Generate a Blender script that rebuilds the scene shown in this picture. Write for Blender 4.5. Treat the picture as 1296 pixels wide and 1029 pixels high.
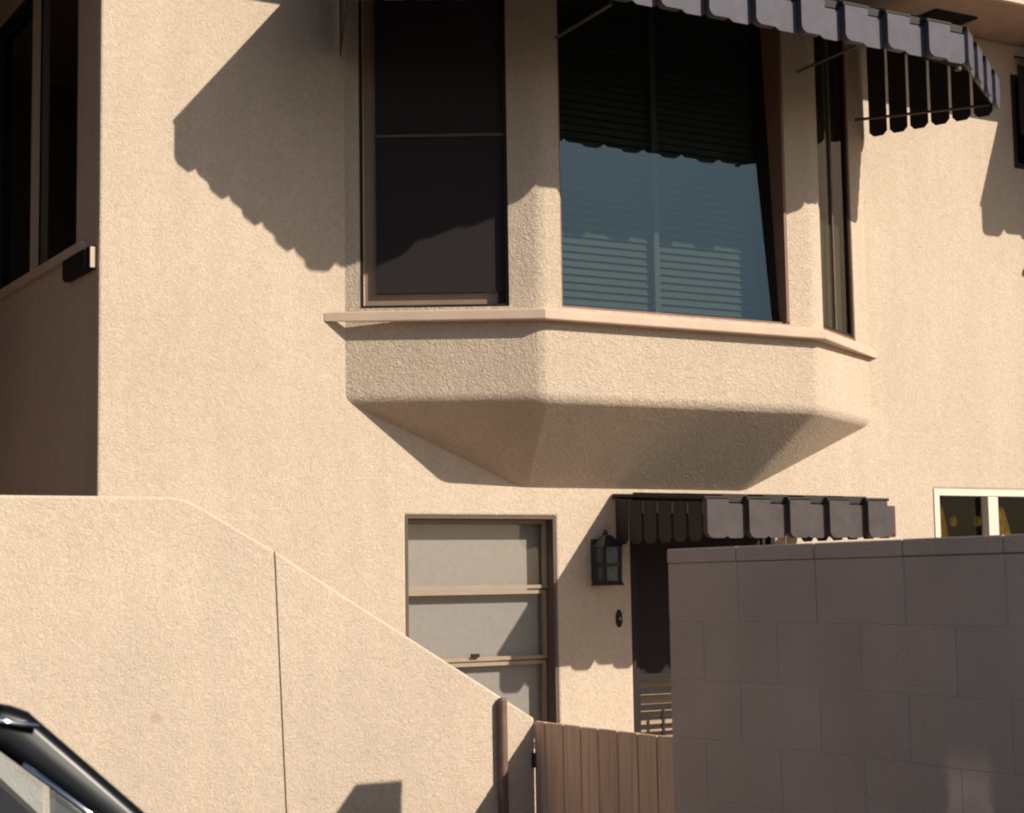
import bpy, bmesh, math, random
from mathutils import Vector, Matrix
random.seed(7)
S = bpy.context.scene
for o in list(bpy.data.objects):
    bpy.data.objects.remove(o)
COL = S.collection

# ------------------------------------------------------------------ camera
yaw, pitch, roll = math.radians(30.238), math.radians(5.749), math.radians(-0.9008)
fwd = Vector((math.sin(yaw)*math.cos(pitch), math.cos(yaw)*math.cos(pitch), math.sin(pitch)))
r0 = Vector((math.cos(yaw), -math.sin(yaw), 0)); u0 = r0.cross(fwd)
rt = r0*math.cos(roll) + u0*math.sin(roll); up = -r0*math.sin(roll) + u0*math.cos(roll)
cam = bpy.data.cameras.new('camera'); cam.sensor_width = 36; cam.lens = 2205.1/1296*36
cam.clip_start = .05; cam.clip_end = 2000
camo = bpy.data.objects.new('camera', cam); COL.objects.link(camo)
camo.matrix_world = Matrix(((rt.x, up.x, -fwd.x, 0), (rt.y, up.y, -fwd.y, 0), (rt.z, up.z, -fwd.z, 1.70), (0, 0, 0, 1)))
cam.dof.use_dof = True; cam.dof.focus_distance = 7.9; cam.dof.aperture_fstop = 6.0
S.camera = camo

# ------------------------------------------------------------------ light
SUN = Vector((.66, -1.0, .80)).normalized()          # towards the sun
world = bpy.data.worlds.new('World'); S.world = world; world.use_nodes = True
nt = world.node_tree; nt.nodes.clear()
sky = nt.nodes.new('ShaderNodeTexSky'); sky.sky_type = 'NISHITA'; sky.sun_disc = False
sky.sun_elevation = math.asin(SUN.z); sky.sun_rotation = math.atan2(SUN.x, SUN.y)
sky.air_density = 1.0; sky.dust_density = 1.6; sky.ozone_density = 1.0
bg = nt.nodes.new('ShaderNodeBackground'); bg.inputs['Strength'].default_value = .063
wo = nt.nodes.new('ShaderNodeOutputWorld')
nt.links.new(sky.outputs[0], bg.inputs[0]); nt.links.new(bg.outputs[0], wo.inputs[0])
sl = bpy.data.lights.new('sun', 'SUN'); sl.energy = 4.6; sl.angle = math.radians(.55); sl.color = (1, .91, .77)
so = bpy.data.objects.new('sun', sl); COL.objects.link(so)
so.rotation_euler = SUN.to_track_quat('Z', 'Y').to_euler(); so.location = (20, -30, 24)
vs = S.view_settings; vs.view_transform = 'Standard'; vs.look = 'None'; vs.exposure = .27; vs.gamma = 1
vs.use_curve_mapping = False
S.render.engine = 'CYCLES'; S.cycles.filter_width = 2.1

# ------------------------------------------------------------------ helpers
W = {}                                                 # world origin of every object
def reg(o, w): W[o.name] = Vector(w)
def empty(name, loc, parent=None):
    o = bpy.data.objects.new(name, None); COL.objects.link(o); o.empty_display_size = .1
    pw = W[parent.name] if parent else Vector()
    o.location = Vector(loc) - pw; o.parent = parent; reg(o, loc); return o
def tag(o, label=None, cat=None, group=None, kind=None):
    if label: o['label'] = label
    if cat: o['category'] = cat
    if group: o['group'] = group
    if kind: o['kind'] = kind
    return o
def place(name, mesh, loc, parent=None, mat=None):
    if mat and not mesh.materials: mesh.materials.append(mat)
    o = bpy.data.objects.new(name, mesh); COL.objects.link(o)
    pw = W[parent.name] if parent else Vector()
    o.parent = parent; o.location = Vector(loc) - pw; reg(o, loc); return o
def mk(name, bm, mat, parent=None, smooth=False, bevel=0, seg=2, ang=40):
    """one mesh object from a bmesh given in world coordinates"""
    bmesh.ops.recalc_face_normals(bm, faces=bm.faces[:])
    vs_ = [v.co for v in bm.verts]
    lo = Vector((min(v.x for v in vs_), min(v.y for v in vs_), min(v.z for v in vs_)))
    hi = Vector((max(v.x for v in vs_), max(v.y for v in vs_), max(v.z for v in vs_)))
    c = Vector(((lo.x+hi.x)/2, (lo.y+hi.y)/2, lo.z))
    bmesh.ops.translate(bm, verts=bm.verts[:], vec=-c)
    me = bpy.data.meshes.new(name); bm.to_mesh(me); bm.free()
    if smooth:
        for p in me.polygons: p.use_smooth = True
    o = place(name, me, c, parent, mat)
    if bevel:
        b = o.modifiers.new('bevel', 'BEVEL'); b.width = bevel; b.segments = seg
        b.limit_method = 'ANGLE'; b.angle_limit = math.radians(ang)
    return o
def box(bm, x0, x1, y0, y1, z0, z1):
    v = [bm.verts.new(p) for p in ((x0,y0,z0),(x1,y0,z0),(x1,y1,z0),(x0,y1,z0),(x0,y0,z1),(x1,y0,z1),(x1,y1,z1),(x0,y1,z1))]
    for f in ((0,3,2,1),(4,5,6,7),(0,1,5,4),(1,2,6,5),(2,3,7,6),(3,0,4,7)): bm.faces.new([v[i] for i in f])
    return v
def B(*a):
    bm = bmesh.new(); box(bm, *a); return bm
def prism(pts, vec, bm=None):
    """closed solid: polygon of 3D points swept along vec"""
    bm = bm or bmesh.new(); vec = Vector(vec)
    a = [bm.verts.new(p) for p in pts]; b = [bm.verts.new(Vector(p)+vec) for p in pts]
    n = len(pts)
    bm.faces.new(a); bm.faces.new(b[::-1])
    for i in range(n): bm.faces.new((a[i], b[i], b[(i+1)%n], a[(i+1)%n]))
    return bm
def bar(bm, p, q, w, h=None, side=None):
    """rectangular bar from p to q"""
    p = Vector(p); q = Vector(q); h = h or w; d = (q-p).normalized()
    s = Vector(side) if side else d.cross(Vector((0,0,1)))
    if s.length < 1e-4: s = Vector((1,0,0))
    s = (s - d*s.dot(d)).normalized(); t = d.cross(s).normalized()
    ring = [s*w/2+t*h/2, -s*w/2+t*h/2, -s*w/2-t*h/2, s*w/2-t*h/2]
    a = [bm.verts.new(p+r) for r in ring]; b = [bm.verts.new(q+r) for r in ring]
    bm.faces.new(a); bm.faces.new(b[::-1])
    for i in range(4): bm.faces.new((a[i], b[i], b[(i+1)%4], a[(i+1)%4]))
    return bm
def tube(bm, pts, r, n=8):
    pts = [Vector(p) for p in pts]; rings = []
    for i, p in enumerate(pts):
        d = (pts[min(i+1, len(pts)-1)] - pts[max(i-1, 0)]).normalized()
        s = d.cross(Vector((0,0,1)))
        if s.length < 1e-3: s = Vector((1,0,0))
        s.normalize(); t = d.cross(s)
        rr = r[i] if isinstance(r, (list, tuple)) else r
        rings.append([bm.verts.new(p + (s*math.cos(k*2*math.pi/n) + t*math.sin(k*2*math.pi/n))*rr) for k in range(n)])
    for a, b in zip(rings, rings[1:]):
        for k in range(n): bm.faces.new((a[k], a[(k+1)%n], b[(k+1)%n], b[k]))
    bm.faces.new(rings[0]); bm.faces.new(rings[-1][::-1]); return bm
def lathe(bm, c, prof, n=24, axis='z'):
    c = Vector(c); rings = []
    for rr, h in prof:
        ring = []
        for k in range(n):
            a = 2*math.pi*k/n; x, y = rr*math.cos(a), rr*math.sin(a)
            ring.append(bm.verts.new(c + (Vector((x,y,h)) if axis == 'z' else Vector((x,h,y)))))
        rings.append(ring)
    for a, b in zip(rings, rings[1:]):
        for k in range(n): bm.faces.new((a[k], a[(k+1)%n], b[(k+1)%n], b[k]))
    bm.faces.new(rings[0][::-1]); bm.faces.new(rings[-1]); return bm
def grid_holes(fn, us, zs, holes, bm=None, cache=None):
    """faces over a u-z grid (breaks added at the holes), cells inside holes left out; fn(u, z) -> point"""
    bm = bm or bmesh.new(); cache = cache if cache is not None else {}
    U = sorted(set(list(us) + [h[i] for h in holes for i in (0, 1)]))
    Z = sorted(set(list(zs) + [h[i] for h in holes for i in (2, 3)]))
    def V(u, z):
        p = fn(u, z); k = (round(p[0],4), round(p[1],4), round(p[2],4))
        if k not in cache: cache[k] = bm.verts.new(p)
        return cache[k]
    for i in range(len(U)-1):
        for j in range(len(Z)-1):
            cu, cz = (U[i]+U[i+1])/2, (Z[j]+Z[j+1])/2
            if any(h[0] < cu < h[1] and h[2] < cz < h[3] for h in holes): continue
            bm.faces.new((V(U[i],Z[j]), V(U[i+1],Z[j]), V(U[i+1],Z[j+1]), V(U[i],Z[j+1])))
    return bm, U, Z, V
def thicken(bm, vec):
    r = bmesh.ops.extrude_face_region(bm, geom=bm.faces[:])
    nv = [g for g in r['geom'] if isinstance(g, bmesh.types.BMVert)]
    bmesh.ops.translate(bm, verts=nv, vec=vec)

# ------------------------------------------------------------------ materials
def newmat(name):
    m = bpy.data.materials.new(name); m.use_nodes = True
    return m, m.node_tree, m.node_tree.nodes['Principled BSDF']
def N(t, kind, **kw):
    n = t.nodes.new(kind)
    for k, v in kw.items():
        if k in n.inputs: n.inputs[k].default_value = v
        else: setattr(n, k, v)
    return n
def pmat(name, col, rough=.6, metal=0, var=.12, scale=9, bump=0, bscale=80, spec=.5, coat=0):
    m, t, p = newmat(name)
    geo = N(t, 'ShaderNodeNewGeometry')
    nz = N(t, 'ShaderNodeTexNoise', Scale=scale, Detail=5.0); t.links.new(geo.outputs['Position'], nz.inputs['Vector'])
    mr = N(t, 'ShaderNodeMapRange'); mr.inputs['From Min'].default_value = .3; mr.inputs['From Max'].default_value = .7
    mr.inputs['To Min'].default_value = 1-var; mr.inputs['To Max'].default_value = 1+var
    t.links.new(nz.outputs['Fac'], mr.inputs['Value'])
    mx = N(t, 'ShaderNodeVectorMath', operation='SCALE'); mx.inputs[0].default_value = col
    t.links.new(mr.outputs[0], mx.inputs['Scale']); t.links.new(mx.outputs[0], p.inputs['Base Color'])
    p.inputs['Roughness'].default_value = rough; p.inputs['Metallic'].default_value = metal
    p.inputs['Specular IOR Level'].default_value = spec; p.inputs['Coat Weight'].default_value = coat
    if bump:
        n2 = N(t, 'ShaderNodeTexNoise', Scale=bscale, Detail=4.0); t.links.new(geo.outputs['Position'], n2.inputs['Vector'])
        bp = N(t, 'ShaderNodeBump', Strength=1.0, Distance=bump); t.links.new(n2.outputs['Fac'], bp.inputs['Height'])
        t.links.new(bp.outputs[0], p.inputs['Normal'])
    return m
def stucco(name, col, dist=.0048, spots=()):
    m, t, p = newmat(name)
    geo = N(t, 'ShaderNodeNewGeometry'); P = geo.outputs['Position']
    big = N(t, 'ShaderNodeTexNoise', Scale=1.1, Detail=4.0, Roughness=.6); t.links.new(P, big.inputs['Vector'])
    mid = N(t, 'ShaderNodeTexNoise', Scale=32, Detail=6.0, Roughness=.7, Distortion=1.6); t.links.new(P, mid.inputs['Vector'])
    fine = N(t, 'ShaderNodeTexNoise', Scale=120, Detail=3.0, Roughness=.7); t.links.new(P, fine.inputs['Vector'])
    def rng(n, a, b, lo=.3, hi=.7):
        r = N(t, 'ShaderNodeMapRange'); t.links.new(n.outputs['Fac'], r.inputs['Value'])
        r.inputs['From Min'].default_value = lo; r.inputs['From Max'].default_value = hi
        r.inputs['To Min'].default_value = a; r.inputs['To Max'].default_value = b; return r.outputs[0]
    def mul(a, b):
        q = N(t, 'ShaderNodeMath', operation='MULTIPLY'); t.links.new(a, q.inputs[0]); t.links.new(b, q.inputs[1]); return q.outputs[0]
    stm = N(t, 'ShaderNodeMapping'); stm.inputs['Scale'].default_value = (7, 7, .55); t.links.new(P, stm.inputs[0])
    strk = N(t, 'ShaderNodeTexNoise', Scale=1.0, Detail=4.0, Roughness=.6); t.links.new(stm.outputs[0], strk.inputs['Vector'])
    f = mul(mul(mul(rng(strk, .955, 1.03), rng(big, .94, 1.05)), rng(mid, .86, 1.07)), rng(fine, .84, 1.1))
    ramp = N(t, 'ShaderNodeMix', data_type='RGBA')       # warmer and paler patches of the finish coat
    ramp.inputs['A'].default_value = (*col, 1); ramp.inputs['B'].default_value = (col[0]*1.0, col[1]*.985, col[2]*.90, 1)
    t.links.new(rng(mid, 1, 0), ramp.inputs['Factor'])
    sc = N(t, 'ShaderNodeVectorMath', operation='SCALE'); t.links.new(ramp.outputs['Result'], sc.inputs[0]); t.links.new(f, sc.inputs['Scale'])
    out = sc.outputs[0]
    for (c, rad, tint) in spots:
        dn = N(t, 'ShaderNodeVectorMath', operation='DISTANCE'); t.links.new(P, dn.inputs[0]); dn.inputs[1].default_value = c
        r = N(t, 'ShaderNodeMapRange', interpolation_type='SMOOTHSTEP'); t.links.new(dn.outputs['Value'], r.inputs['Value'])
        r.inputs['From Min'].default_value = rad; r.inputs['From Max'].default_value = rad*.4
        r.inputs['To Min'].default_value = 0; r.inputs['To Max'].default_value = .6
        mm = N(t, 'ShaderNodeMix', data_type='RGBA'); t.links.new(r.outputs[0], mm.inputs['Factor'])
        t.links.new(out, mm.inputs['A']); mm.inputs['B'].default_value = (*tint, 1); out = mm.outputs['Result']
    t.links.new(out, p.inputs['Base Color'])
    p.inputs['Roughness'].default_value = .93; p.inputs['Specular IOR Level'].default_value = .15
    lace = N(t, 'ShaderNodeTexNoise', Scale=50, Detail=4.0, Roughness=.6, Distortion=1.3); t.links.new(P, lace.inputs['Vector'])
    h = N(t, 'ShaderNodeMath', operation='MULTIPLY_ADD'); t.links.new(fine.outputs['Fac'], h.inputs[0]); h.inputs[1].default_value = .35
    t.links.new(lace.outputs['Fac'], h.inputs[2])
    bp = N(t, 'ShaderNodeBump', Strength=1.0, Distance=dist); t.links.new(h.outputs[0], bp.inputs['Height'])
    t.links.new(bp.outputs[0], p.inputs['Normal'])
    return m
def glass(name, tint, k=1.6, rough=0.0, refl=(1, 1, 1)):
    m = bpy.data.materials.new(name); m.use_nodes = True; t = m.node_tree; t.nodes.clear()
    tr = N(t, 'ShaderNodeBsdfTransparent'); tr.inputs[0].default_value = (*tint, 1)
    gl = N(t, 'ShaderNodeBsdfGlossy'); gl.inputs['Roughness'].default_value = rough; gl.inputs['Color'].default_value = (*refl, 1)
    fr = N(t, 'ShaderNodeFresnel', IOR=1.5)
    mu = N(t, 'ShaderNodeMath', operation='MULTIPLY', use_clamp=True); mu.inputs[1].default_value = k
    ge = N(t, 'ShaderNodeNewGeometry'); inv = N(t, 'ShaderNodeMath', operation='MULTIPLY_ADD')
    inv.inputs[1].default_value = -k; inv.inputs[2].default_value = k; t.links.new(ge.outputs['Backfacing'], inv.inputs[0])
    t.links.new(inv.outputs[0], mu.inputs[1]); t.links.new(fr.outputs[0], mu.inputs[0])
    mx = N(t, 'ShaderNodeMixShader'); t.links.new(mu.outputs[0], mx.inputs[0])
    t.links.new(tr.outputs[0], mx.inputs[1]); t.links.new(gl.outputs[0], mx.inputs[2])
    o = N(t, 'ShaderNodeOutputMaterial'); t.links.new(mx.outputs[0], o.inputs[0]); return m
def mesh_screen(name, col, open_):
    m = bpy.data.materials.new(name); m.use_nodes = True; t = m.node_tree; t.nodes.clear()
    tr = N(t, 'ShaderNodeBsdfTransparent'); df = N(t, 'ShaderNodeBsdfDiffuse'); df.inputs[0].default_value = (*col, 1)
    mx = N(t, 'ShaderNodeMixShader'); mx.inputs[0].default_value = 1-open_
    t.links.new(tr.outputs[0], mx.inputs[1]); t.links.new(df.outputs[0], mx.inputs[2])
    o = N(t, 'ShaderNodeOutputMaterial'); t.links.new(mx.outputs[0], o.inputs[0]); return m
STC = (.64, .519, .422)
M_ST = stucco('stucco', STC)
M_BAYST = stucco('stucco_bay', STC, .009)
M_LOW = stucco('stucco_low_wall', STC, spots=[((2.112, 6.25, 1.225), .03, (.45, .33, .30))])
M_SILL = pmat('painted_sill', (.60, .45, .34), .7, var=.06, bump=.001, bscale=120)
M_SOFFIT = pmat('painted_eave', (.40, .28, .21), .8, var=.1, bump=.001)
M_ROOF = pmat('roofing', (.12, .09, .08), .9, bump=.004, bscale=40)
M_SHADEWALL = pmat('dark_shade_wall', (.16, .12, .115), .8, var=.15)  # for the added shade walls; dark so they bounce little light
M_FAR = pmat('brown_stucco', (.14, .09, .06), .9)
M_IN = pmat('interior_plaster', (.10, .09, .085), .9)
M_BRONZE = pmat('bronze_aluminium', (.026, .019, .017), .6, spec=.2)
M_BROWN = pmat('brown_paint', (.23, .115, .075), .6, var=.1)
M_TAN = pmat('tan_sash', (.30, .21, .14), .6, var=.08)
M_TANLT = pmat('tan_sash_light', (.34, .255, .175), .6, var=.06)
M_DARKTRIM = pmat('dark_trim', (.11, .075, .06), .7)
M_GLASS = glass('window_glass', (.90, .885, .88), 1.3)
M_GLASS_BAY = glass('bay_window_glass', (.50, .535, .52), 2.6, refl=(.33, .52, .68))
M_GLASS_MID = glass('grey_glass', (.78, .78, .75), .45)
M_GLASS_DK = glass('smoked_glass', (.35, .36, .34), 1.0)
M_SCREEN = mesh_screen('insect_screen', (.047, .040, .042), .25)
M_SHADE = pmat('roller_shade', (.43, .42, .395), .9, var=.05, scale=30, bump=.0006, bscale=300)
M_BLIND = pmat('blind_slat', (.50, .51, .43), .6, var=.05)
M_AWN_A = pmat('awning_metal', (.084, .077, .100), .62, var=.14, scale=14, spec=.3, bump=.0012, bscale=200)
M_AWN_B = pmat('awning_metal_lower', (.075, .060, .060), .62, var=.18, scale=14, spec=.3, bump=.0012, bscale=200)
M_AWN_EDGE = pmat('awning_rust', (.14, .035, .025), .7, var=.3, scale=30)
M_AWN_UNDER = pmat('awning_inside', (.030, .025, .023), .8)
M_ROD = pmat('arm_metal', (.085, .078, .066), .5, spec=.4)
M_BLACK = pmat('black_iron', (.014, .013, .014), .45, spec=.5)
M_LAMPGLASS = pmat('lantern_glass', (.065, .08, .09), .25, var=.3, scale=40)
M_WHITE = pmat('white_vinyl', (.74, .66, .56), .45, var=.04)
M_OLIVE = pmat('olive_curtain', (.075, .060, .030), .9, var=.2, scale=25)
M_YEL = pmat('yellow_curtain', (.75, .52, .08), .9, var=.25, scale=35)
M_BLOCK = None
M_CONC = pmat('concrete', (.17, .125, .09), .9, var=.14, scale=1.5, bump=.002, bscale=60)
M_ASPH = pmat('asphalt', (.055, .046, .038), .92, var=.2, scale=3, bump=.004, bscale=90)
M_DOOR = pmat('door_paint', (.40, .29, .20), .6)

def block_mat():
    m, t, p = newmat('painted_block')
    geo = N(t, 'ShaderNodeNewGeometry'); P = geo.outputs['Position']
    oi = N(t, 'ShaderNodeObjectInfo')
    a = N(t, 'ShaderNodeTexNoise', Scale=2.2, Detail=5.0); t.links.new(P, a.inputs['Vector'])
    f = N(t, 'ShaderNodeTexNoise', Scale=150, Detail=3.0, Roughness=.7); t.links.new(P, f.inputs['Vector'])
    def rng(sock, lo, hi, fmin=.3, fmax=.7):
        r = N(t, 'ShaderNodeMapRange'); t.links.new(sock, r.inputs['Value']); r.inputs['From Min'].default_value = fmin
        r.inputs['From Max'].default_value = fmax; r.inputs['To Min'].default_value = lo; r.inputs['To Max'].default_value = hi; return r.outputs[0]
    def mul(x, y):
        q = N(t, 'ShaderNodeMath', operation='MULTIPLY'); t.links.new(x, q.inputs[0]); t.links.new(y, q.inputs[1]); return q.outputs[0]
    k = mul(mul(rng(a.outputs['Fac'], .9, 1.1), rng(f.outputs['Fac'], .82, 1.15)), rng(oi.outputs['Random'],   .975, 1.025, 0, 1))
    sc = N(t, 'ShaderNodeVectorMath', operation='SCALE'); sc.inputs[0].default_value = (.50, .415, .375); t.links.new(k, sc.inputs['Scale'])
    # pale patch mixed into the block colour on the face, y about 3.62, below z 1.13
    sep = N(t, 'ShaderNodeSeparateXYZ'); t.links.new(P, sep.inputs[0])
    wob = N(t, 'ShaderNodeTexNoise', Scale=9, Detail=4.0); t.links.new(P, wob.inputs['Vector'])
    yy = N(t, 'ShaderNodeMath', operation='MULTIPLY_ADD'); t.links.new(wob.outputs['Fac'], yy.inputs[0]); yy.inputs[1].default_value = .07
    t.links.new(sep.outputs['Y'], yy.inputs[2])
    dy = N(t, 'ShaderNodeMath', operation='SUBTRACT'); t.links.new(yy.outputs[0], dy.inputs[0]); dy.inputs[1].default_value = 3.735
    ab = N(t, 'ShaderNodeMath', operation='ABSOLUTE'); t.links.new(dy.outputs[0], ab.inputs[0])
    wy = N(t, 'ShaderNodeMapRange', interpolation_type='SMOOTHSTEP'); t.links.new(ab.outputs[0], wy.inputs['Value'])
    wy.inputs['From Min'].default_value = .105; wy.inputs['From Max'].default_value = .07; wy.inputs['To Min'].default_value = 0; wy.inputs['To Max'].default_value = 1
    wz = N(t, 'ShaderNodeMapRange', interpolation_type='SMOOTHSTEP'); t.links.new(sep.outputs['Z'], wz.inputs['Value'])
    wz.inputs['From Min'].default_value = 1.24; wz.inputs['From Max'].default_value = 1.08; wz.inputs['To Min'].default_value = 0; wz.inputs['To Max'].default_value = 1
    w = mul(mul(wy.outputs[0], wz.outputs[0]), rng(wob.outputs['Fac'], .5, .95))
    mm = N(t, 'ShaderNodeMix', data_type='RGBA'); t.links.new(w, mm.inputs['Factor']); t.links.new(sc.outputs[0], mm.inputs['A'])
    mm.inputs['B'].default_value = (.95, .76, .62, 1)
    t.links.new(mm.outputs['Result'], p.inputs['Base Color']); p.inputs['Roughness'].default_value = .92; p.inputs['Specular IOR Level'].default_value = .2
    bp = N(t, 'ShaderNodeBump', Strength=1.0, Distance=.005); t.links.new(f.outputs['Fac'], bp.inputs['Height']); t.links.new(bp.outputs[0], p.inputs['Normal'])
    return m
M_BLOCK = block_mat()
M_MORTAR = pmat('mortar', (.43, .355, .32), .95, bump=.002, bscale=120)
def wood_mat():
    m, t, p = newmat('painted_plank')
    geo = N(t, 'ShaderNodeNewGeometry'); oi = N(t, 'ShaderNodeObjectInfo')
    mp = N(t, 'ShaderNodeMapping'); mp.inputs['Scale'].default_value = (40, 40, 2.2); t.links.new(geo.outputs['Position'], mp.inputs[0])
    n = N(t, 'ShaderNodeTexNoise', Scale=1.0, Detail=5.0, Distortion=.6); t.links.new(mp.outputs[0], n.inputs['Vector'])
    r = N(t, 'ShaderNodeMapRange'); t.links.new(n.outputs['Fac'], r.inputs['Value']); r.inputs['From Min'].default_value = .3; r.inputs['From Max'].default_value = .7
    r.inputs['To Min'].default_value = .74; r.inputs['To Max'].default_value = 1.12
    r2 = N(t, 'ShaderNodeMapRange'); t.links.new(oi.outputs['Random'], r2.inputs['Value']); r2.inputs['To Min'].default_value = .9; r2.inputs['To Max'].default_value = 1.08
    q = N(t, 'ShaderNodeMath', operation='MULTIPLY'); t.links.new(r.outputs[0], q.inputs[0]); t.links.new(r2.outputs[0], q.inputs[1])
    sc = N(t, 'ShaderNodeVectorMath', operation='SCALE'); sc.inputs[0].default_value = (.62, .43, .325); t.links.new(q.outputs[0], sc.inputs['Scale'])
    t.links.new(sc.outputs[0], p.inputs['Base Color']); p.inputs['Roughness'].default_value = .75
    bp = N(t, 'ShaderNodeBump', Strength=.6, Distance=.0015); t.links.new(n.outputs['Fac'], bp.inputs['Height']); t.links.new(bp.outputs[0], p.inputs['Normal'])
    return m
M_PLANK = wood_mat()
M_POST = pmat('brown_post', (.16, .10, .075), .7, var=.15, scale=20)
M_CAR = pmat('car_paint', (.004, .005, .007),   .27, var=.05, spec=.16, coat=0)
M_CHROME = pmat('chrome', (.75, .75, .76), .12, metal=1, var=.02)
M_RUBBER = pmat('rubber', (.02, .02, .02), .8)
M_CARGLASS = glass('car_glass', (.89, .94, .98), 1.5)
M_HEADL = pmat('headlight_lens', (.6, .62, .65), .1)
M_SEAT = pmat('car_seat', (.06, .075, .10), .8)

# ------------------------------------------------------------------ the setting
YM = 7.133                                            # face of the main wall
YL = 6.25                                             # face of the low wall
bm = bmesh.new(); bm.faces.new([bm.verts.new(p) for p in ((-400,-400,0),(400,-400,0),(400,400,0),(-400,400,0))])
tag(mk('ground', bm, M_ASPH), kind='structure')
bm = bmesh.new(); bm.faces.new([bm.verts.new(p) for p in ((-6,5.55,.004),(3.62,5.55,.004),(3.62,7.1,.004),(-6,7.1,.004))])
tag(mk('bounce_strip', bm, M_CONC), kind='structure')  # unseen concrete strip, added to bounce light onto the shaded block wall
bm = bmesh.new(); bm.faces.new([bm.verts.new(p) for p in ((3.86,1,.004),(9.9,1,.004),(9.9,7.1,.004),(3.86,7.1,.004))])
tag(mk('patio', bm, M_CONC), kind='structure')

# ------------------------------------------------------------------ house
house = tag(empty('house', (4.9, YM, 0)), 'cream stucco two storey house with a bay window over a side door', 'house')
UL = 2.153
HB = (3.50, 6.25, 2.75, 4.62); HW = (3.585, 4.392, .92, 2.012); HD = (4.82, 5.72, .02, 2.03)
HS = (6.838, 7.86, 1.45, 2.178); HU = (7.58, 8.9, 4.06, 4.62)
bm, *_ = grid_holes(lambda u, z: (u, YM, z), (UL, 10), (-.1, 4.8), [HB, HW, HD, HS, HU])
thicken(bm, (0, .2, 0)); bmesh.ops.dissolve_limit(bm, angle_limit=.02, verts=bm.verts[:], edges=bm.edges[:])
mk('front_wall', bm, M_ST, house, bevel=.010, seg=2)
SW = (7.465, 9.75, 3.19, 4.62)
bm, *_ = grid_holes(lambda y, z: (UL-.0015, y, z), (YM+.014, 10.5), (-.1, 4.8), [SW])
thicken(bm, (.2, 0, 0)); bmesh.ops.dissolve_limit(bm, angle_limit=.02, verts=bm.verts[:], edges=bm.edges[:])
mk('side_wall', bm, M_ST, house)
mk('added_shade_back_wall', B(.8, UL, 10.5, 10.7, -.1, 4.8), M_SHADEWALL, house)  # unseen nook and wing walls, added to keep the side wall dark
bm = bmesh.new(); box(bm, .6, .8, 6.8, 10.7, -.1, 4.8); mk('added_shade_side_wall', bm, M_SHADEWALL, house)  # added out of view to cut light on the side wall
mk('added_shade_front_wall', B(-5, .8, 6.6, 6.8, -.1, 4.8), M_SHADEWALL, house)  # front of the same added, unseen wing
mk('landing', B(.8, UL, 7.0, 10.5, 1.0, 1.15), M_CONC, house)
mk('back_wall', B(-5, 10, 13, 13.2, -.1, 4.8), M_IN, house)
mk('end_wall', B(10, 10.2, YM, 13.2, -.1, 4.8), M_ST, house)
mk('upper_floor', B(UL+.2, 10, YM+.2, 13, 2.30, 2.45), M_IN, house)
roof = mk('roof', prism([(-5.5, 6.56, 4.86), (-5.5, 13.8, 4.86), (-5.5, 10.2, 5.9)], (16.2, 0, 0)), M_ROOF, house)
soff = mk('eave_soffit', B(-5.5, 10.7, 6.575, 13.7, 4.80, 4.86), M_SOFFIT, house)
mk('fascia', B(-5.5, 10.7, 6.545, 6.575, 4.785, 4.94), M_SILL, roof)
vent = mk('soffit_vent', B(6.73, 7.05, 6.855, 7.0, 4.792, 4.797), M_BLACK, house)
bm = bmesh.new()
for k in range(7): box(bm, 6.735, 7.045, 6.862+k*.02, 6.870+k*.02, 4.786, 4.792)
mk('louver', bm, M_BRONZE, vent)
# things inside the shell: nothing bright
# ---- bay
A = Vector((3.29, YM)); Bc = Vector((4.06, 6.683)); Cc = Vector((5.66, 6.683)); Dc = Vector((6.405, YM))
def facefn(P, Q):
    d = (Q-P).normalized()
    return lambda s, z: (P.x+d.x*s, P.y+d.y*s, z)
LL = (Bc-A).length; FL = Cc.x-Bc.x
ZB, ZT = 2.522, 4.80
WL = (.068, .745, 2.945, 4.60); WF = (4.167-4.06, 5.494-4.06, 2.945, 4.60); WR = (.115, .640, 2.945, 4.60)
RL = (Dc-Cc).length
bm = bmesh.new(); cache = {}
_, U1, _, V1 = grid_holes(facefn(A, Bc), (0, LL), (ZB, ZT), [WL], bm, cache)
_, U2, _, V2 = grid_holes(facefn(Bc, Cc), (0, FL), (ZB, ZT), [WF], bm, cache)
_, U3, _, V3 = grid_holes(facefn(Cc, Dc), (0, RL), (ZB, ZT), [WR], bm, cache)
Ev = bm.verts.new((4.20, YM, 2.146)); Fv = bm.verts.new((5.53, YM, 2.146))
bm.faces.new([V1(s, ZB) for s in U1][::-1] + [Ev])
bm.faces.new([V2(s, ZB) for s in U2][::-1] + [Ev, Fv])
bm.faces.new([V3(s, ZB) for s in U3][::-1] + [Fv])
bmesh.ops.recalc_face_normals(bm, faces=bm.faces[:])
ed = []
for e in bm.edges:
    a, b = e.verts[0].co, e.verts[1].co
    if len(e.link_faces) != 2: continue
    if abs(a.z-ZB) < 1e-4 and abs(b.z-ZB) < 1e-4: ed.append(e)
    elif abs(a.x-b.x) < 1e-4 and min(abs(a.x-Bc.x), abs(a.x-Cc.x)) < 1e-3 and abs(a.y-6.683) < 1e-3: ed.append(e)
    elif (e.verts[0] in (Ev, Fv)) != (e.verts[1] in (Ev, Fv)): 
        o_ = b if e.verts[0] in (Ev, Fv) else a
        if abs(o_.y-6.683) < 1e-3: ed.append(e)
bmesh.ops.bevel(bm, geom=ed, offset=.032, offset_type='OFFSET', segments=4, profile=.5, affect='EDGES', clamp_overlap=True)
bay = mk('bay', bm, M_BAYST, house)
for p in bay.data.polygons: p.use_smooth = True
bay.data.set_sharp_from_angle(angle=math.radians(32))
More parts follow.
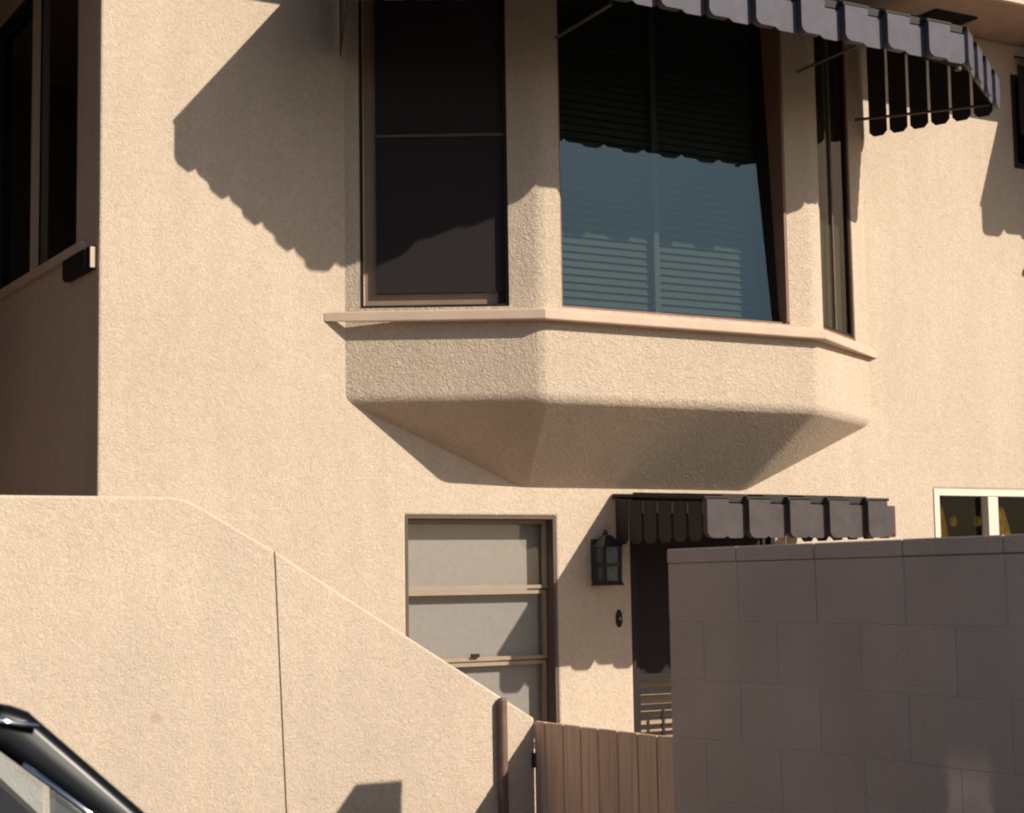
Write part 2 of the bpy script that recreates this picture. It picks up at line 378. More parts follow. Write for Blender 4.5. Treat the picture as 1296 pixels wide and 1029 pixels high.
bmb = bmesh.new(); bmb.from_mesh(bay.data)
for e in bmb.edges:
    if e.is_boundary: e.smooth = False
bmb.to_mesh(bay.data); bmb.free()
if sum(p.normal.y*p.area for p in bay.data.polygons) > 0: bay.data.flip_normals()
so_ = bay.modifiers.new('solid', 'SOLIDIFY'); so_.thickness = .11; so_.offset = -1
wn = bay.modifiers.new('normals', 'WEIGHTED_NORMAL'); wn.keep_sharp = True; wn.weight = 100
# sill that follows the bay
def off(P, Q, R_, d):
    """outward offset of corner Q on the path P-Q-R"""
    n1 = Vector(((Q-P).y, -(Q-P).x)).normalized(); n2 = Vector(((R_-Q).y, -(R_-Q).x)).normalized()
    m = (n1+n2).normalized(); return Q + m*d/m.dot(n1)
nl = Vector(((Bc-A).y, -(Bc-A).x)).normalized(); nr = Vector(((Dc-Cc).y, -(Dc-Cc).x)).normalized()
so1 = off(A, Bc, Cc, .055); so2 = off(Bc, Cc, Dc, .055)
def wallhit(p, d): t_ = (YM-.001-p.y)/d.y; return p + d*t_
sa = wallhit(so1, (A-Bc)); sd = wallhit(so2, (Dc-Cc))
pts = [(sa.x,YM-.001,2.876), (so1.x,so1.y,2.876), (so2.x,so2.y,2.876), (sd.x-.045,YM-.001,2.876), (Cc.x-.02,6.70,2.876), (Bc.x+.02,6.70,2.876)]
mk('bay_sill', prism(pts, (0,0,.048)), M_SILL, house, bevel=.006)

# ---- window builder on a face (P->Q direction, outward normal n); s, z in face coordinates
def frame_ring(bm, F, s0, s1, z0, z1, w, d0, d1):
    for a in ((s0, s0+w, z0, z1), (s1-w, s1, z0, z1), (s0+w, s1-w, z0, z0+w), (s0+w, s1-w, z1-w, z1)):
        slab(bm, F, *a, d0, d1)
def slab(bm, F, s0, s1, z0, z1, d0, d1):
    """box in face coordinates; d is depth behind the face"""
    c = [F(s, z, d) for d in (d0, d1) for z in (z0, z1) for s in (s0, s1)]
    v = [bm.verts.new(p) for p in c]
    for f in ((0,1,3,2),(4,6,7,5),(0,4,5,1),(2,3,7,6),(0,2,6,4),(1,5,7,3)): bm.faces.new([v[i] for i in f])
    return bm
def SB(F, *a): return slab(bmesh.new(), F, *a)
def face3(P, Q):
    d = (Q-P).normalized(); n = Vector((d.y, -d.x))
    return lambda s, z, q: (P.x+d.x*s-n.x*q, P.y+d.y*s-n.y*q, z)
FA, FB, FC = face3(A, Bc), face3(Bc, Cc), face3(Cc, Dc)
def window(origin, label=None):
    w = empty('window', origin, house)
    if label: w['label'] = label
    return w
# left bay window: bronze double-hung with a dark insect screen
w = window(FA(.4, 2.95, .05), 'left bay window behind a dark insect screen')
s0, s1, z0, z1 = WL
bm = bmesh.new(); frame_ring(bm, FA, s0+.001, s1-.001, z0+.001, z1-.001, .012, .006, .095); mk('frame', bm, M_BRONZE, w)
bm = bmesh.new(); frame_ring(bm, FA, s0+.015, s1-.05, z0+.013, z1-.013, .058, .05, .075); mk('sash', bm, M_TAN, w)
mk('side_stile', SB(FA, s1-.048, s1-.014, z0+.013, z1-.013, .04, .075), M_BRONZE, w)
mk('meeting_rail', SB(FA, s0+.061, s1-.10, 3.735, 3.765, .045, .075), M_TAN, w)
mk('pane', SB(FA, s0+.072, s1-.107, z0+.070, z1-.070, .076, .082), M_GLASS_DK, w)
mk('insect_screen', SB(FA, s0+.072, s1-.014, z0+.071, z1-.014, .030, .032), M_SCREEN, w)
mk('screen_bar', SB(FA, s0+.066, s1-.016, 3.742, 3.754, .022, .0295), M_DARKTRIM, w)
# front bay window: fixed pane, brown jambs, blind behind
w = window(FB(.7, 2.95, .05), 'wide front bay window with slatted blind behind blue glass')
s0, s1, z0, z1 = WF
bm = bmesh.new(); frame_ring(bm, FB, s0+.001, s1-.001, z0+.001, z1-.001, .010, .008, .20); mk('frame', bm, M_BROWN, w)
mk('jamb', SB(FB, s1-.026, s1-.012, z0+.012, z1-.012, -.012, .20), M_BROWN, w)
TILT = .055
G = lambda s, z, q: FB(s, z, q + TILT*(z-z0))          # the pane leans back a little
mk('pane', SB(G, s0+.012, s1-.027, z0+.012, z1-.012, .045, .051), M_GLASS_BAY, w)
mk('pane_bead', SB(G, s0+.012, s0+.03, z0+.012, z1-.012, .035, .044), M_BRONZE, w)
mk('stile', SB(FB, 4.795-4.06, 4.825-4.06, z0+.012, z1-.012, .150, .165), M_WHITE, w)
n_bl = 43
for k in range(n_bl):
    zc = 2.975 + k*.0365
    Fs = lambda s, z, q, zc=zc: FB(s, zc + (z*.85 + (q-.186)*.0), q + z*.35)
    bm = bmesh.new(); slab(bm, Fs, s0+.03, s1-.05, -.0195, .0195, .186, .1885)
    if k == 0: bl = mk('blind_slat', bm, M_BLIND, w); blw = W[bl.name].copy(); bm = None
    else: bm.free(); place('blind_slat', bl.data, blw + Vector((0,0,k*.0365)), w)
mk('head_rail', SB(FB, s0+.03, s1-.05, z1-.055, z1-.015, .175, .20), M_BLIND, w)
# right bay window
w = window(FC(.4, 2.95, .05), 'narrow right bay window seen edge on')
s0, s1, z0, z1 = WR
bm = bmesh.new(); frame_ring(bm, FC, s0+.001, s1-.001, z0+.001, z1-.001, .012, .004, .095); mk('frame', bm, M_BROWN, w)
bm = bmesh.new(); frame_ring(bm, FC, s0+.014, s1-.014, z0+.014, z1-.014, .016, .010, .030); mk('sash', bm, M_BRONZE, w)
mk('mullion', SB(FC, .355, .378, z0+.031, z1-.031, .012, .021), M_DARKTRIM, w)
mk('pane', SB(FC, s0+.031, s1-.031, z0+.031, z1-.031, .022, .027), M_GLASS_MID, w)

mk('curtain', SB(FC, s0+.016, s1-.016, z0+.016, z1-.016, .060, .064), M_OLIVE, w)
# ---- ground floor window
FW = lambda s, z, q: (s, YM+q, z)
s0, s1, z0, z1 = HW
w = window((4.0, YM, z0), 'ground floor hung window with a drawn pale shade')
bm = bmesh.new(); frame_ring(bm, FW, s0+.001, s1-.001, z0+.001, z1-.001, .014, .004, .15); mk('frame', bm, M_DARKTRIM, w)
mk('shade', SB(FW, s0+.016, s1-.016, z0+.02, z1-.02, .124, .127), M_SHADE, w)
bm = bmesh.new(); frame_ring(bm, FW, s0+.017, s1-.017, 1.668, z1-.017, .017, .062, .088); mk('upper_sash', bm, M_TANLT, w)
bm = bmesh.new(); frame_ring(bm, FW, s0+.017, s1-.017, 1.334, 1.660, .017, .072, .098); mk('lower_sash', bm, M_TANLT, w)
bm = bmesh.new(); frame_ring(bm, FW, s0+.017, s1-.017, .94, 1.326, .017, .082, .108); mk('bottom_sash', bm, M_TANLT, w)
mk('pane', SB(FW, s0+.039, s1-.039, 1.687, z1-.039, .074, .078), M_GLASS, w)
mk('pane', SB(FW, s0+.039, s1-.039, 1.352, 1.641, .084, .088), M_GLASS, w)
mk('pane', SB(FW, s0+.039, s1-.039, .962, 1.306, .094, .098), M_GLASS, w)
mk('latch', SB(FW, 3.955, 3.995, 1.352, 1.368, .056, .072), M_BRONZE, w)

# ---- small white window on the right
s0, s1, z0, z1 = HS
w = window((7.3, YM, z0), 'small white framed slider with yellow curtains')
bm = bmesh.new(); frame_ring(bm, FW, s0+.001, s1-.001, z0+.001, z1-.001, .038, -.004, .09); mk('frame', bm, M_WHITE, w)
mk('mullion', SB(FW, 7.25, 7.325, z0+.04, z1-.04, .0, .06), M_WHITE, w)
mk('pane', SB(FW, s0+.04, 7.249, z0+.04, z1-.04, .05, .054), M_GLASS_MID, w)
mk('pane', SB(FW, 7.326, s1-.04, z0+.04, z1-.04, .05, .054), M_GLASS_MID, w)
for x, ww in ((6.995, .075), (7.475, .12)):
    bm = bmesh.new()
    prof = [(x+ww*(i/6-.5), YM+.075+.012*(i % 2)) for i in range(7)]
    a = [bm.verts.new((px, py, z0+.04)) for px, py in prof]
    m_ = [bm.verts.new((x-ww*.25+(px-x)*.75, py, 1.95)) for px, py in prof]
    b = [bm.verts.new((x-ww*.42+(px-x)*.25, py, 2.085)) for px, py in prof]
    for r1, r2 in ((a, m_), (m_, b)):
        for i in range(6): bm.faces.new((r1[i], r1[i+1], r2[i+1], r2[i]))
    bmesh.ops.solidify(bm, geom=bm.faces[:], thickness=.002)
    mk('curtain', bm, M_YEL, w)
for x in (7.17, 7.36):
    bm = bmesh.new(); lathe(bm, (x, YM+.2, 2.005), [(.01, -.03), (.022, -.015), (.024, .012), (.012, .03)], 10); mk('curtain_tie', bm, M_YEL, w, smooth=True)
# ---- upper right window
s0, s1, z0, z1 = HU
w = window((8.2, YM, z0), 'dark upper window at the right edge')
bm = bmesh.new(); frame_ring(bm, FW, s0+.001, s1-.001, z0+.001, z1-.001, .03, .004, .09); mk('frame', bm, M_BRONZE, w)
mk('pane', SB(FW, s0+.03, s1-.03, z0+.03, z1-.03, .06, .065), M_GLASS_DK, w)
mk('sill', SB(FW, 7.615, s1+.06, 3.44, 3.465, -.03, -.001), M_DARKTRIM, w)
# ---- side wall window (shade)
FS = lambda y, z, q: (UL+q, y, z)
y0, y1, z0, z1 = SW
w = window((UL, 8.5, z0), 'tall window in the shaded return wall')
bm = bmesh.new(); frame_ring(bm, FS, y0+.001, y1-.001, z0+.001, z1-.001, .03, .02, .1); mk('frame', bm, M_BRONZE, w)
for y in (8.33, 9.05): mk('mullion', SB(FS, y-.011, y+.011, z0+.032, z1-.032, .025, .06), M_SILL if y < 8.5 else M_BRONZE, w)
mk('pane', SB(FS, y0+.032, y1-.032, z0+.032, z1-.032, .065, .07), M_GLASS_DK, w)
mk('sill', SB(FS, 7.30, y1+.03, z0-.045, z0-.001, -.03, .015), M_SILL, w)
# ---- door
s0, s1, z0, z1 = HD
d = empty('door', (5.27, YM, 0), house)
bm = bmesh.new(); frame_ring(bm, FW, s0+.001, s1-.001, z0, z1-.001, .022, .004, .15); mk('frame', bm, M_BRONZE, d)
mk('door_panel', SB(FW, s0+.024, s1-.024, z0+.02, z1-.025, .10, .14), M_DOOR, d)
bm = bmesh.new(); frame_ring(bm, FW, s0+.024, s1-.024, z0+.02, z1-.025, .035, .03, .055); mk('screen_frame', bm, M_BRONZE, d)
mk('screen', SB(FW, s0+.06, s1-.06, 1.235, z1-.06, .042, .044), M_SCREEN, d)
zb = [1.225, 1.155, 1.075, 1.02, .985, .95, .90, .82, .74, .66, .58, .50]
for z, h in zip(zb, [.03, .032, .03, .014, .012, .012] + [.02]*6): mk('bar', SB(FW, s0+.06, s1-.06, z-h/2, z+h/2, .036, .05), M_BRONZE, d)
mk('upright_bar', SB(FW, s0+.185, s0+.20, z0+.06, 1.06, .028, .035), M_BRONZE, d)

# ------------------------------------------------------------------ awnings
def valance_profile(P, n, along, width, h, thick, z0, ch=.028):
    """hanging board, chamfered lower corners; P is its lower-left point on the outer face, n outward"""
    P = Vector((P[0], P[1], z0)); a = Vector((along[0], along[1], 0)); n3 = Vector((n[0], n[1], 0))
    pts = [(ch, 0), (width-ch, 0), (width-ch*.35, ch*.35), (width, ch), (width, h), (0, h), (0, ch), (ch*.35, ch*.35)]
    return prism([P + a*x + Vector((0,0,z)) for x, z in pts], -n3*thick)
def eave_run(aw, P, Q, TP, TQ, z0, h, ztop, nb, gap, proud, mats, alt=True, roof=True, edge=None, zdip=.016):
    """boards along the eave P->Q (outer line), roof slats from the eave to the line TP->TQ at ztop"""
    P, Q, TP, TQ = map(Vector, (P, Q, TP, TQ)); L = (Q-P).length; a = (Q-P)/L; n = Vector((a.y, -a.x)); w = L/nb
    for k in range(nb):
        hi = (k % 2 == 0) if alt else True
        o = n*(proud if hi and alt else 0); p = P + a*(w*k + gap/2) + o
        bm = valance_profile(p, n, a, w-gap, h - (0 if hi else zdip), (proud+.006 if hi and alt else .006), z0)
        mk('valance_board', bm, mats[0] if hi or not edge else mats[0], aw)
        if roof:
            rg = gap/2 if gap > .01 else -.012
            f0, f1 = (w*k+rg)/L, (w*(k+1)-rg)/L; zz = .018 if hi else 0
            e0, e1 = P + (Q-P)*f0 + o, P + (Q-P)*f1 + o; t0, t1 = TP + (TQ-TP)*f0, TP + (TQ-TP)*f1
            bm = prism([(e0.x,e0.y,z0+h-.022+zz), (e1.x,e1.y,z0+h-.022+zz), (t1.x,t1.y,ztop+zz), (t0.x,t0.y,ztop+zz)], (0,0,.040 if not hi else .014))
            mk('roof_slat', bm, mats[1], aw)
def end_run(aw, P, T, z0, ztopP, ztopT, nb, gap, mat, zrise=0):
    """closing boards from the eave end P back to the wall at T, upper edge following the roof slope"""
    P, T = Vector(P), Vector(T); L = (T-P).length; a = (T-P)/L; n = Vector((a.y, -a.x)); w = L/nb; ch = .024
    for k in range(nb):
        x0, x1 = w*k+gap/2, w*(k+1)-gap/2; zz = lambda x: ztopP + (ztopT-ztopP)*x/L
        zb_ = z0 + zrise*k
        pts = [(x0+ch, zb_), (x1-ch, zb_), (x1, zb_+ch), (x1, zz(x1)), (x0, zz(x0)), (x0, zb_+ch)]
        bm = prism([(P.x+a.x*x, P.y+a.y*x, z) for x, z in pts], (n.x*.005, n.y*.005, 0))
        mk('end_board', bm, mat, aw)
# ---- bay awning
aw = tag(empty('awning', (4.86, YM, 4.1)), 'large grey slatted metal awning wrapped around the upstairs bay window', 'awning', 'slatted metal awnings on the house wall')
PL, CL, CR, PR = (2.97, 6.42), (3.93, 5.90), (5.97, 5.90), (6.72, 6.43)
ZV, HV, ZR = 4.12, .168, 4.62
m2 = (M_AWN_A, M_AWN_UNDER)
TL0, TL1, TR1, TR0 = (3.27, YM-.01), (Bc.x-.01, 6.67), (Cc.x+.01, 6.67), (6.45, YM-.01)
eave_run(aw, PL, CL, TL0, TL1, ZV, HV, ZR, 8, -.002, .018, m2)
eave_run(aw, CL, CR, TL1, TR1, ZV, HV, ZR, 16, -.008, .034, m2)
eave_run(aw, CR, PR, TR1, TR0, ZV, HV, ZR, 7, -.002, .018, m2)
end_run(aw, (6.71, 6.44), (6.44, YM-.02), ZV-.02, ZV+HV+.02, ZR+.03, 6, .016, M_AWN_UNDER)
end_run(aw, (2.98, 6.43), (3.26, YM-.02), ZV-.02, ZV+HV-.02, ZR-.01, 6, .006, M_AWN_UNDER)
bm = bmesh.new(); off_ = .02
bar(bm, (PL[0]+.02, PL[1]+.03, 4.20), (CL[0]+.01, CL[1]+.035, 4.20), .02, .03)
bar(bm, (CL[0]+.01, CL[1]+.035, 4.20), (CR[0]-.01, CR[1]+.035, 4.20), .02, .03)
bar(bm, (CR[0]-.01, CR[1]+.035, 4.20), (PR[0]-.02, PR[1]+.03, 4.20), .02, .03)
mk('eave_rail', bm, M_ROD, aw)
for p, q in (((4.15, 6.66, 4.20), (3.985, 5.95, 4.12)), ((5.575, 6.66, 4.232), (5.40, 5.95, 4.165)),
             ((6.263, 7.02, 4.155), (6.70, 6.46, 4.155))):
    bm = bmesh.new(); tube(bm, (p, q), .008); mk('support_arm', bm, M_ROD, aw)
bm = bmesh.new(); lathe(bm, (5.95, 5.93, 4.105), [(.004, -.012), (.016, -.008), (.016, .006), (.006, .012)], 10); mk('corner_bolt', bm, M_ROD, aw)
# ---- door awning
aw = tag(empty('awning', (5.3, YM, 1.9)), 'small dark slatted metal awning over the side door behind the block wall', 'awning', 'slatted metal awnings on the house wall')
md = (M_AWN_B, M_AWN_UNDER)
eave_run(aw, (4.725, 6.395), (5.80, 6.395), (4.725, YM-.01), (5.80, YM-.01), 1.884, .180, 2.090, 9, -.002, .028, md)
bm = valance_profile((5.802, 6.395), (0, -1), (1, 0), .062, .155, .006, 1.884); mk('valance_board', bm, M_AWN_B, aw)
bm = valance_profile((5.8655, 6.398), (0, -1), (1, 0), .012, .150, .03, 1.888, ch=.005); o = mk('valance_edge', bm, M_AWN_EDGE, aw); o['label'] = 'rust red edge strip at the corner'
end_run(aw, (4.722, 6.40), (4.722, YM-.012), 1.872, 2.050, 2.092, 6, .018, M_AWN_UNDER)
end_run(aw, (5.875, 6.42), (5.875, YM-.012), 1.884, 2.03, 2.085, 6, .010, M_AWN_UNDER)
bm = bmesh.new(); bar(bm, (4.73, 6.425, 1.97), (5.87, 6.425, 1.97), .02, .03); mk('eave_rail', bm, M_ROD, aw)
mk('wall_flashing', B(4.715, 5.88, YM-.03, YM-.002, 2.095, 2.118), M_AWN_UNDER, aw)
# ---- second upstairs awning, right of the frame; its shadow falls into view
aw = tag(empty('awning', (8.3, YM, 4.2)), 'slatted metal awning over the upstairs window at the right edge', 'awning', 'slatted metal awnings on the house wall')
eave_run(aw, (7.80, 6.40), (9.0, 6.40), (7.62, YM-.01), (9.1, YM-.01), 4.245, .17, 4.70, 8, -.002, .03, m2)
end_run(aw, (7.80, 6.41), (7.62, YM-.012), 4.245, 4.395, 4.68, 6, .006, M_AWN_UNDER)
end_run(aw, (9.0, 6.41), (9.1, YM-.012), 4.245, 4.395, 4.68, 6, .006, M_AWN_UNDER)

# ------------------------------------------------------------------ wall lantern, bell, box
ln = tag(empty('wall_lantern', (4.635, YM, 1.67)), 'black metal lantern on the wall between window and door', 'lamp')
mk('back_plate', B(4.585, 4.675, YM-.018, YM-.001, 1.70, 1.90), M_BLACK, ln, bevel=.004)
cy = YM-.07
def ring4(w, z): return [(4.635-w, cy-w, z), (4.635+w, cy-w, z), (4.635+w, cy+w, z), (4.635-w, cy+w, z)]
def frust(w0, z0_, w1, z1_):
    bm = bmesh.new(); a = [bm.verts.new(p) for p in ring4(w0, z0_)]; b = [bm.verts.new(p) for p in ring4(w1, z1_)]
    bm.faces.new(a[::-1]); bm.faces.new(b)
    for i in range(4): bm.faces.new((a[i], a[(i+1)%4], b[(i+1)%4], b[i]))
    return bm
mk('roof_cap', frust(.058, 1.862, .016, 1.918), M_BLACK, ln)
mk('base', frust(.058, 1.676, .050, 1.698), M_BLACK, ln)
mk('glass_body', frust(.042, 1.699, .044, 1.861), M_LAMPGLASS, ln)
for sx, sy in ((-1,-1), (1,-1), (1,1), (-1,1)):
    bm = bmesh.new(); bar(bm, (4.635+sx*.043, cy+sy*.043, 1.698), (4.635+sx*.045, cy+sy*.045, 1.864), .018); mk('frame_bar', bm, M_BLACK, ln)
bm = bmesh.new()
for a, b in ((0,1), (1,2), (2,3), (3,0)):
    r_ = ring4(.045, 1.775); bar(bm, r_[a], r_[b], .016)
mk('cross_bar', bm, M_BLACK, ln)
bm = bmesh.new(); tube(bm, ((4.635, YM-.015, 1.88), (4.635, YM-.06, 1.94), (4.635, cy, 1.925)), .009); mk('bracket', bm, M_BLACK, ln)
bl_ = tag(empty('doorbell', (4.741, YM, 1.47)), 'small dark oval doorbell plate below the lantern', 'doorbell')
bm = bmesh.new(); lathe(bm, (0, 0, 0), [(.018, 0), (.018, -.006), (.013, -.011)], 20, 'y')
bmesh.ops.scale(bm, vec=(1, 1, 2.4), verts=bm.verts[:]); bmesh.ops.translate(bm, vec=(4.741, YM-.001, 1.515), verts=bm.verts[:])
mk('plate', bm, M_BRONZE, bl_, smooth=False)
bm = bmesh.new(); lathe(bm, (4.741, YM-.012, 1.515), [(.007, 0), (.007, -.004), (.004, -.006)], 14, 'y'); mk('button', bm, M_TANLT, bl_)
ub = tag(empty('utility_box', (UL, 7.35, 3.04)), 'small dark box on the shaded return wall just under the window sill', 'box')
mk('case', B(UL-.034, UL-.002, 7.165, 7.545, 3.045, 3.142), M_BRONZE, ub, bevel=.003)
mk('sunlit_end', B(UL-.030, UL-.006, 7.157, 7.1645, 3.05, 3.138), M_SILL, ub)  # paler slab, paints the sunlit end of the case
mk('cover', B(UL-.044, UL-.035, 7.20, 7.53, 3.052, 3.135), M_BLACK, ub)

# ------------------------------------------------------------------ low stucco wall with sloped top
lw = tag(empty('low_wall', (2.5, YL, 0)), 'low cream stucco wall whose top slopes down to the gate', 'wall')
JT, JB = 2.5795, 2.665                                   # control joint at its top and at the ground (it leans a little)
zl = lambda u: 2.036 - .6046*(u-2.245)
def lowpanel(pts):
    return prism([(u, YL, z) for u, z in pts], (0, .16, 0))
g = .0035
o = mk('wall_panel', lowpanel([(-1.5, 0), (-1.5, 2.033), (2.17, 2.036), (2.225, 2.026), (2.275, 2.003), (JT-g, zl(JT-g)), (JB-g, 0)]), M_LOW, lw, bevel=.011, seg=3, ang=60)
o = mk('wall_panel', lowpanel([(JB+g, 0), (JT+g, zl(JT+g)), (3.722, zl(3.722)), (3.722, 0)]), M_LOW, lw, bevel=.011, seg=3, ang=60)
for ob in lw.children:                                   # bevel only the long top arris, not the joint or the ends
    md_ = ob.modifiers['bevel']; md_.limit_method = 'WEIGHT'; me = ob.data
    at = me.attributes.new('bevel_weight_edge', 'FLOAT', 'EDGE'); oo = W[ob.name]
    for e in me.edges:
        a, b = me.vertices[e.vertices[0]].co+oo, me.vertices[e.vertices[1]].co+oo
        if abs(a.y-b.y) < 1e-4 and a.z > .5 and b.z > .5 and abs(a.x-b.x) > .02: at.data[e.index].value = 1
mk('joint_core', lowpanel([(JB-.05, .02), (JT-.05, zl(JT)-.12), (JT+.05, zl(JT)-.12), (JB+.05, .02)]), M_BROWN, lw).location.y += .012
# core sits 12 mm behind the face
ob = [c for c in lw.children if c.name.startswith('joint_core')][0]
ob.scale.y = .8
ps = tag(mk('gate_stop', bmesh.new() if False else B(3.547, 3.580, YL-.040, YL-.001, .05, 1.232), M_POST), 'thin brown wooden gate stop fixed upright on the low wall', 'post')
bv = ps.modifiers.new('bevel', 'BEVEL'); bv.width = .012; bv.segments = 3

# ------------------------------------------------------------------ gate
gt = tag(empty('gate', (3.74, 5.75, 0)), 'brown wooden plank gate between the low wall and the block wall', 'gate')
ys = [6.2525, 6.167, 6.026, 5.895, 5.769, 5.633, 5.497, 5.370, 5.235, 5.175]
for a, b in zip(ys, ys[1:]):
    zt = 1.128 + random.uniform(-.0012, .0012)
    mk('plank', B(3.725, 3.747, b+.0026, a-.0026, .06, zt), M_PLANK, gt, bevel=.003, seg=1)
for z in (.25, .92): mk('rail', B(3.749, 3.785, 5.18, 6.235, z, z+.09), M_PLANK, gt)
bm = bmesh.new(); bar(bm, (3.768, 5.2, .36), (3.768, 6.2, .9), .05, .034); mk('brace', bm, M_PLANK, gt)
for z in (.30, .97):
    bm = bmesh.new(); tube(bm, ((3.716, 6.244, z-.03), (3.716, 6.244, z+.03)), .008); mk('hinge', bm, M_BLACK, gt)

# ------------------------------------------------------------------ block wall
bw = tag(empty('block_wall', (3.74, 3.6, 0)), 'tall shaded concrete block wall at right with a flat cap', 'wall')
YE, YS, UB = 5.15, 1.5, 3.64
mk('mortar_core', B(UB+.0015, UB+.1985, YS+.004, YE-.004, 0, 1.756), M_MORTAR, bw)
def blockmesh(L, H):
    bm = B(0, .2, -L, 0, 0, H)
    bmesh.ops.bevel(bm, geom=bm.edges[:], offset=.0016, segments=1, affect='EDGES')
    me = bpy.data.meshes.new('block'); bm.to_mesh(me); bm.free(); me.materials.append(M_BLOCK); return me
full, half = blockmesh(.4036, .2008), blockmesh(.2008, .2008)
z = 1.7555 - .2008; c = 0
while z > -.2:
    y = YE; first = True
    while y > YS + .1:
        if first and c % 2: me, L = half, .203
        else: me, L = full, .406
        if y - L < YS - .1: me, L = half, .203
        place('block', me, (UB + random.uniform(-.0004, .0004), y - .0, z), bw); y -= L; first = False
    z -= .203; c += 1
capm = None
y = YE + .004
while y > YS:
    if capm is None:
        bm = B(-.0015, .2015, -.404, 0, 0, .051); bmesh.ops.bevel(bm, geom=bm.edges[:], offset=.003, segments=1, affect='EDGES')
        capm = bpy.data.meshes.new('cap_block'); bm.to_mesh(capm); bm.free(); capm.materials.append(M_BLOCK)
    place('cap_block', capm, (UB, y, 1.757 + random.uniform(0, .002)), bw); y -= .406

# ------------------------------------------------------------------ car (mostly outside the frame)
car = tag(empty('parked_car', (-.4, 4.4, 0)), 'black car parked in front of the low wall, only its windshield corner in view', 'car')
YN, YF = 3.47, 5.30                                     # near and far flank at the belt
def ysec(z, near):                                      # tumblehome of the cabin
    t_ = max(0, (z-.93)/(1.45-.93)); return (YN + .135*t_) if near else (YF - .135*t_)
side = [(-2.75,.35),(-2.80,.62),(-2.72,.88),(-2.2,.93),(1.42,.93),(1.9,.88),(2.25,.74),(2.32,.5),(2.25,.3),(1.95,.28),(1.88,.52),(1.62,.66),(1.36,.52),(1.28,.28),(-1.35,.28),(-1.43,.52),(-1.69,.66),(-1.95,.52),(-2.02,.28)]
mk('body', prism([(u, YN, z) for u, z in side], (0, YF-YN, 0)), M_CAR, car, bevel=.045, seg=4, ang=20, smooth=False)
def cabin_strip(pts, near, thick=.035):
    """panel lying in the cabin side, given by (u, z) points"""
    return prism([(u, ysec(z, near), z) for u, z in pts], (0, thick if near else -thick, 0))
roofp = [(-1.9,1.33),(-1.4,1.44),(-.6,1.492),(.3,1.502),(.75,1.486),(.90,1.462)]
bm = bmesh.new(); rows = []
for u, z in roofp:
    row = []
    for k in range(9):
        f_ = k/8; y = ysec(z, True) + (ysec(z, False)-ysec(z, True))*f_
        row.append(bm.verts.new((u, y, z + .03*(1-(2*f_-1)**2) - .0)))
    rows.append(row)
for r1, r2 in zip(rows, rows[1:]):
    for k in range(8): bm.faces.new((r1[k], r1[k+1], r2[k+1], r2[k]))
bmesh.ops.solidify(bm, geom=bm.faces[:], thickness=.03)
mk('roof', bm, M_CAR, car, smooth=True)
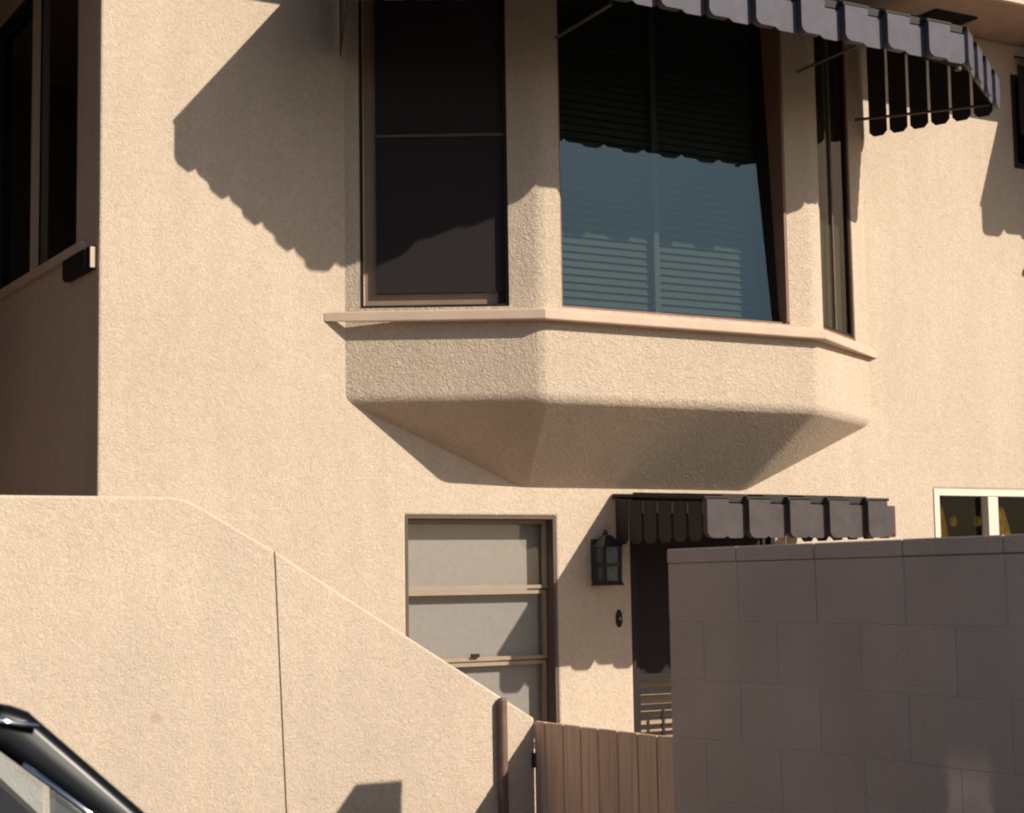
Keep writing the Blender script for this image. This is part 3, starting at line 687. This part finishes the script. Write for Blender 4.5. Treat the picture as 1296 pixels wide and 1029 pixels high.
for near in (True, False):
    mk('windshield_pillar', cabin_strip([(.80,1.455),(.90,1.474),(.955,1.452),(1.190,1.231),(1.49,.95),(1.42,.93),(1.36,.95),(1.063,1.241),(.892,1.378),(.82,1.405)], near, .06), M_CAR, car, bevel=.03, seg=5, ang=30, smooth=True)
    mk('roof_rail', cabin_strip([(.80,1.405),(.80,1.470),(.3,1.492),(-.6,1.482),(-1.4,1.43),(-1.9,1.325),(-1.8,1.29),(-1.3,1.385),(-.6,1.43),(.3,1.44)], near, .05), M_CAR, car, bevel=.012, seg=2)
    mk('rear_pillar', cabin_strip([(-1.9,1.32),(-2.25,.93),(-1.95,.93),(-1.62,1.31)], near, .05), M_CAR, car, bevel=.012)
    mk('door_pillar', cabin_strip([(-.32,1.43),(-.32,.93),(-.42,.93),(-.42,1.43)], near, .045), M_CAR, car, bevel=.008)
    dg = .012 if near else -.012
    for pts in ([(-.32,.935),(1.36,.945),(1.063,1.238),(.892,1.374),(.80,1.404),(.3,1.438),(-.32,1.432)], [(-.42,.935),(-.42,1.428),(-.6,1.428),(-1.3,1.384),(-1.63,1.312),(-1.94,.935)]):
        mk('side_window', prism([(u, ysec(z, near)+dg, z) for u, z in pts], (0, .004 if near else -.004, 0)), M_CARGLASS, car)
    bm = bmesh.new(); yy_ = lambda z: ysec(z, near) + (-.008 if near else .008)
    tube(bm, [(-1.9, yy_(1.33), 1.335), (-1.4, yy_(1.43), 1.437), (-.6, yy_(1.48), 1.488), (.3, yy_(1.49), 1.497), (.70, yy_(1.46), 1.468), (.89, yy_(1.44)-.004, 1.438), (.965, yy_(1.42)-.006, 1.423)], .006, 6); mk('drip_rail', bm, M_CHROME, car, smooth=True)
    bm = bmesh.new(); tube(bm, [(.93, yy_(1.34)-.004, 1.352), (1.063, yy_(1.24)-.004, 1.243), (1.36, yy_(.95)-.004, .952)], .006, 6); mk('window_trim', bm, M_CHROME, car, smooth=True)
    for x0_, x1_ in ((-.36, 1.25), (-1.38, -.38)):
        dr = mk('door', B(x0_, x1_, (YN-.006 if near else YF-.03), (YN+.03 if near else YF+.006), .36, .90), M_CAR, car, bevel=.02, seg=3)
        bm = bmesh.new(); tube(bm, ((x0_+.08, (YN-.03 if near else YF+.03), .80), (x0_+.24, (YN-.03 if near else YF+.03), .80)), .012); mk('handle', bm, M_CHROME, dr)
bm = prism([(.915, ysec(1.46, True)+.05, 1.462), (.915, ysec(1.46, False)-.05, 1.462), (1.45, ysec(.93, False)-.05, .945), (1.45, ysec(.93, True)+.05, .945)], (-.004, 0, -.005)); mk('windshield', bm, M_CARGLASS, car)
bm = prism([(-1.92, ysec(1.31, True)+.05, 1.315), (-1.92, ysec(1.31, False)-.05, 1.315), (-2.24, YF-.06, .94), (-2.24, YN+.06, .94)], (.004, 0, -.005)); mk('rear_window', bm, M_CARGLASS, car)
for u in (-1.69, 1.62):
    for y0_ in (YN+.0, YF-.20):
        wh = empty('wheel', (u, y0_+.1, .31), car)
        bm = bmesh.new(); lathe(bm, (u, y0_, .31), [(.20,.0),(.29,.005),(.31,.03),(.31,.17),(.29,.195),(.20,.2)], 28, 'y'); mk('tyre', bm, M_RUBBER, wh, smooth=True)
        bm = bmesh.new(); lathe(bm, (u, y0_+.02, .31), [(.05,-.012),(.10,.0),(.18,.005),(.199,.0),(.199,.16),(.05,.165)], 24, 'y'); mk('rim', bm, M_CHROME, wh, smooth=True)
for y0_ in (YN+.12, YF-.42): mk('headlight', B(2.25, 2.30, y0_, y0_+.3, .60, .72), M_HEADL, car, bevel=.02)
for y0_ in (YN+.22, YF-.72):
    s_ = empty('seat', (.2, y0_+.25, .3), car)
    mk('cushion', B(-.05, .5, y0_, y0_+.5, .35, .55), M_SEAT, s_, bevel=.05, seg=3)
    mk('backrest', prism([(-.05,y0_,.5),(.08,y0_,.5),(-.12,y0_,1.12),(-.22,y0_,1.12)], (0,.5,0)), M_SEAT, s_, bevel=.04, seg=3)
mk('dashboard', prism([(1.38,YN+.1,.93),(1.0,YN+.1,.96),(.92,YN+.1,.8),(1.38,YN+.1,.7)], (0,YF-YN-.2,0)), M_RUBBER, car, bevel=.03)
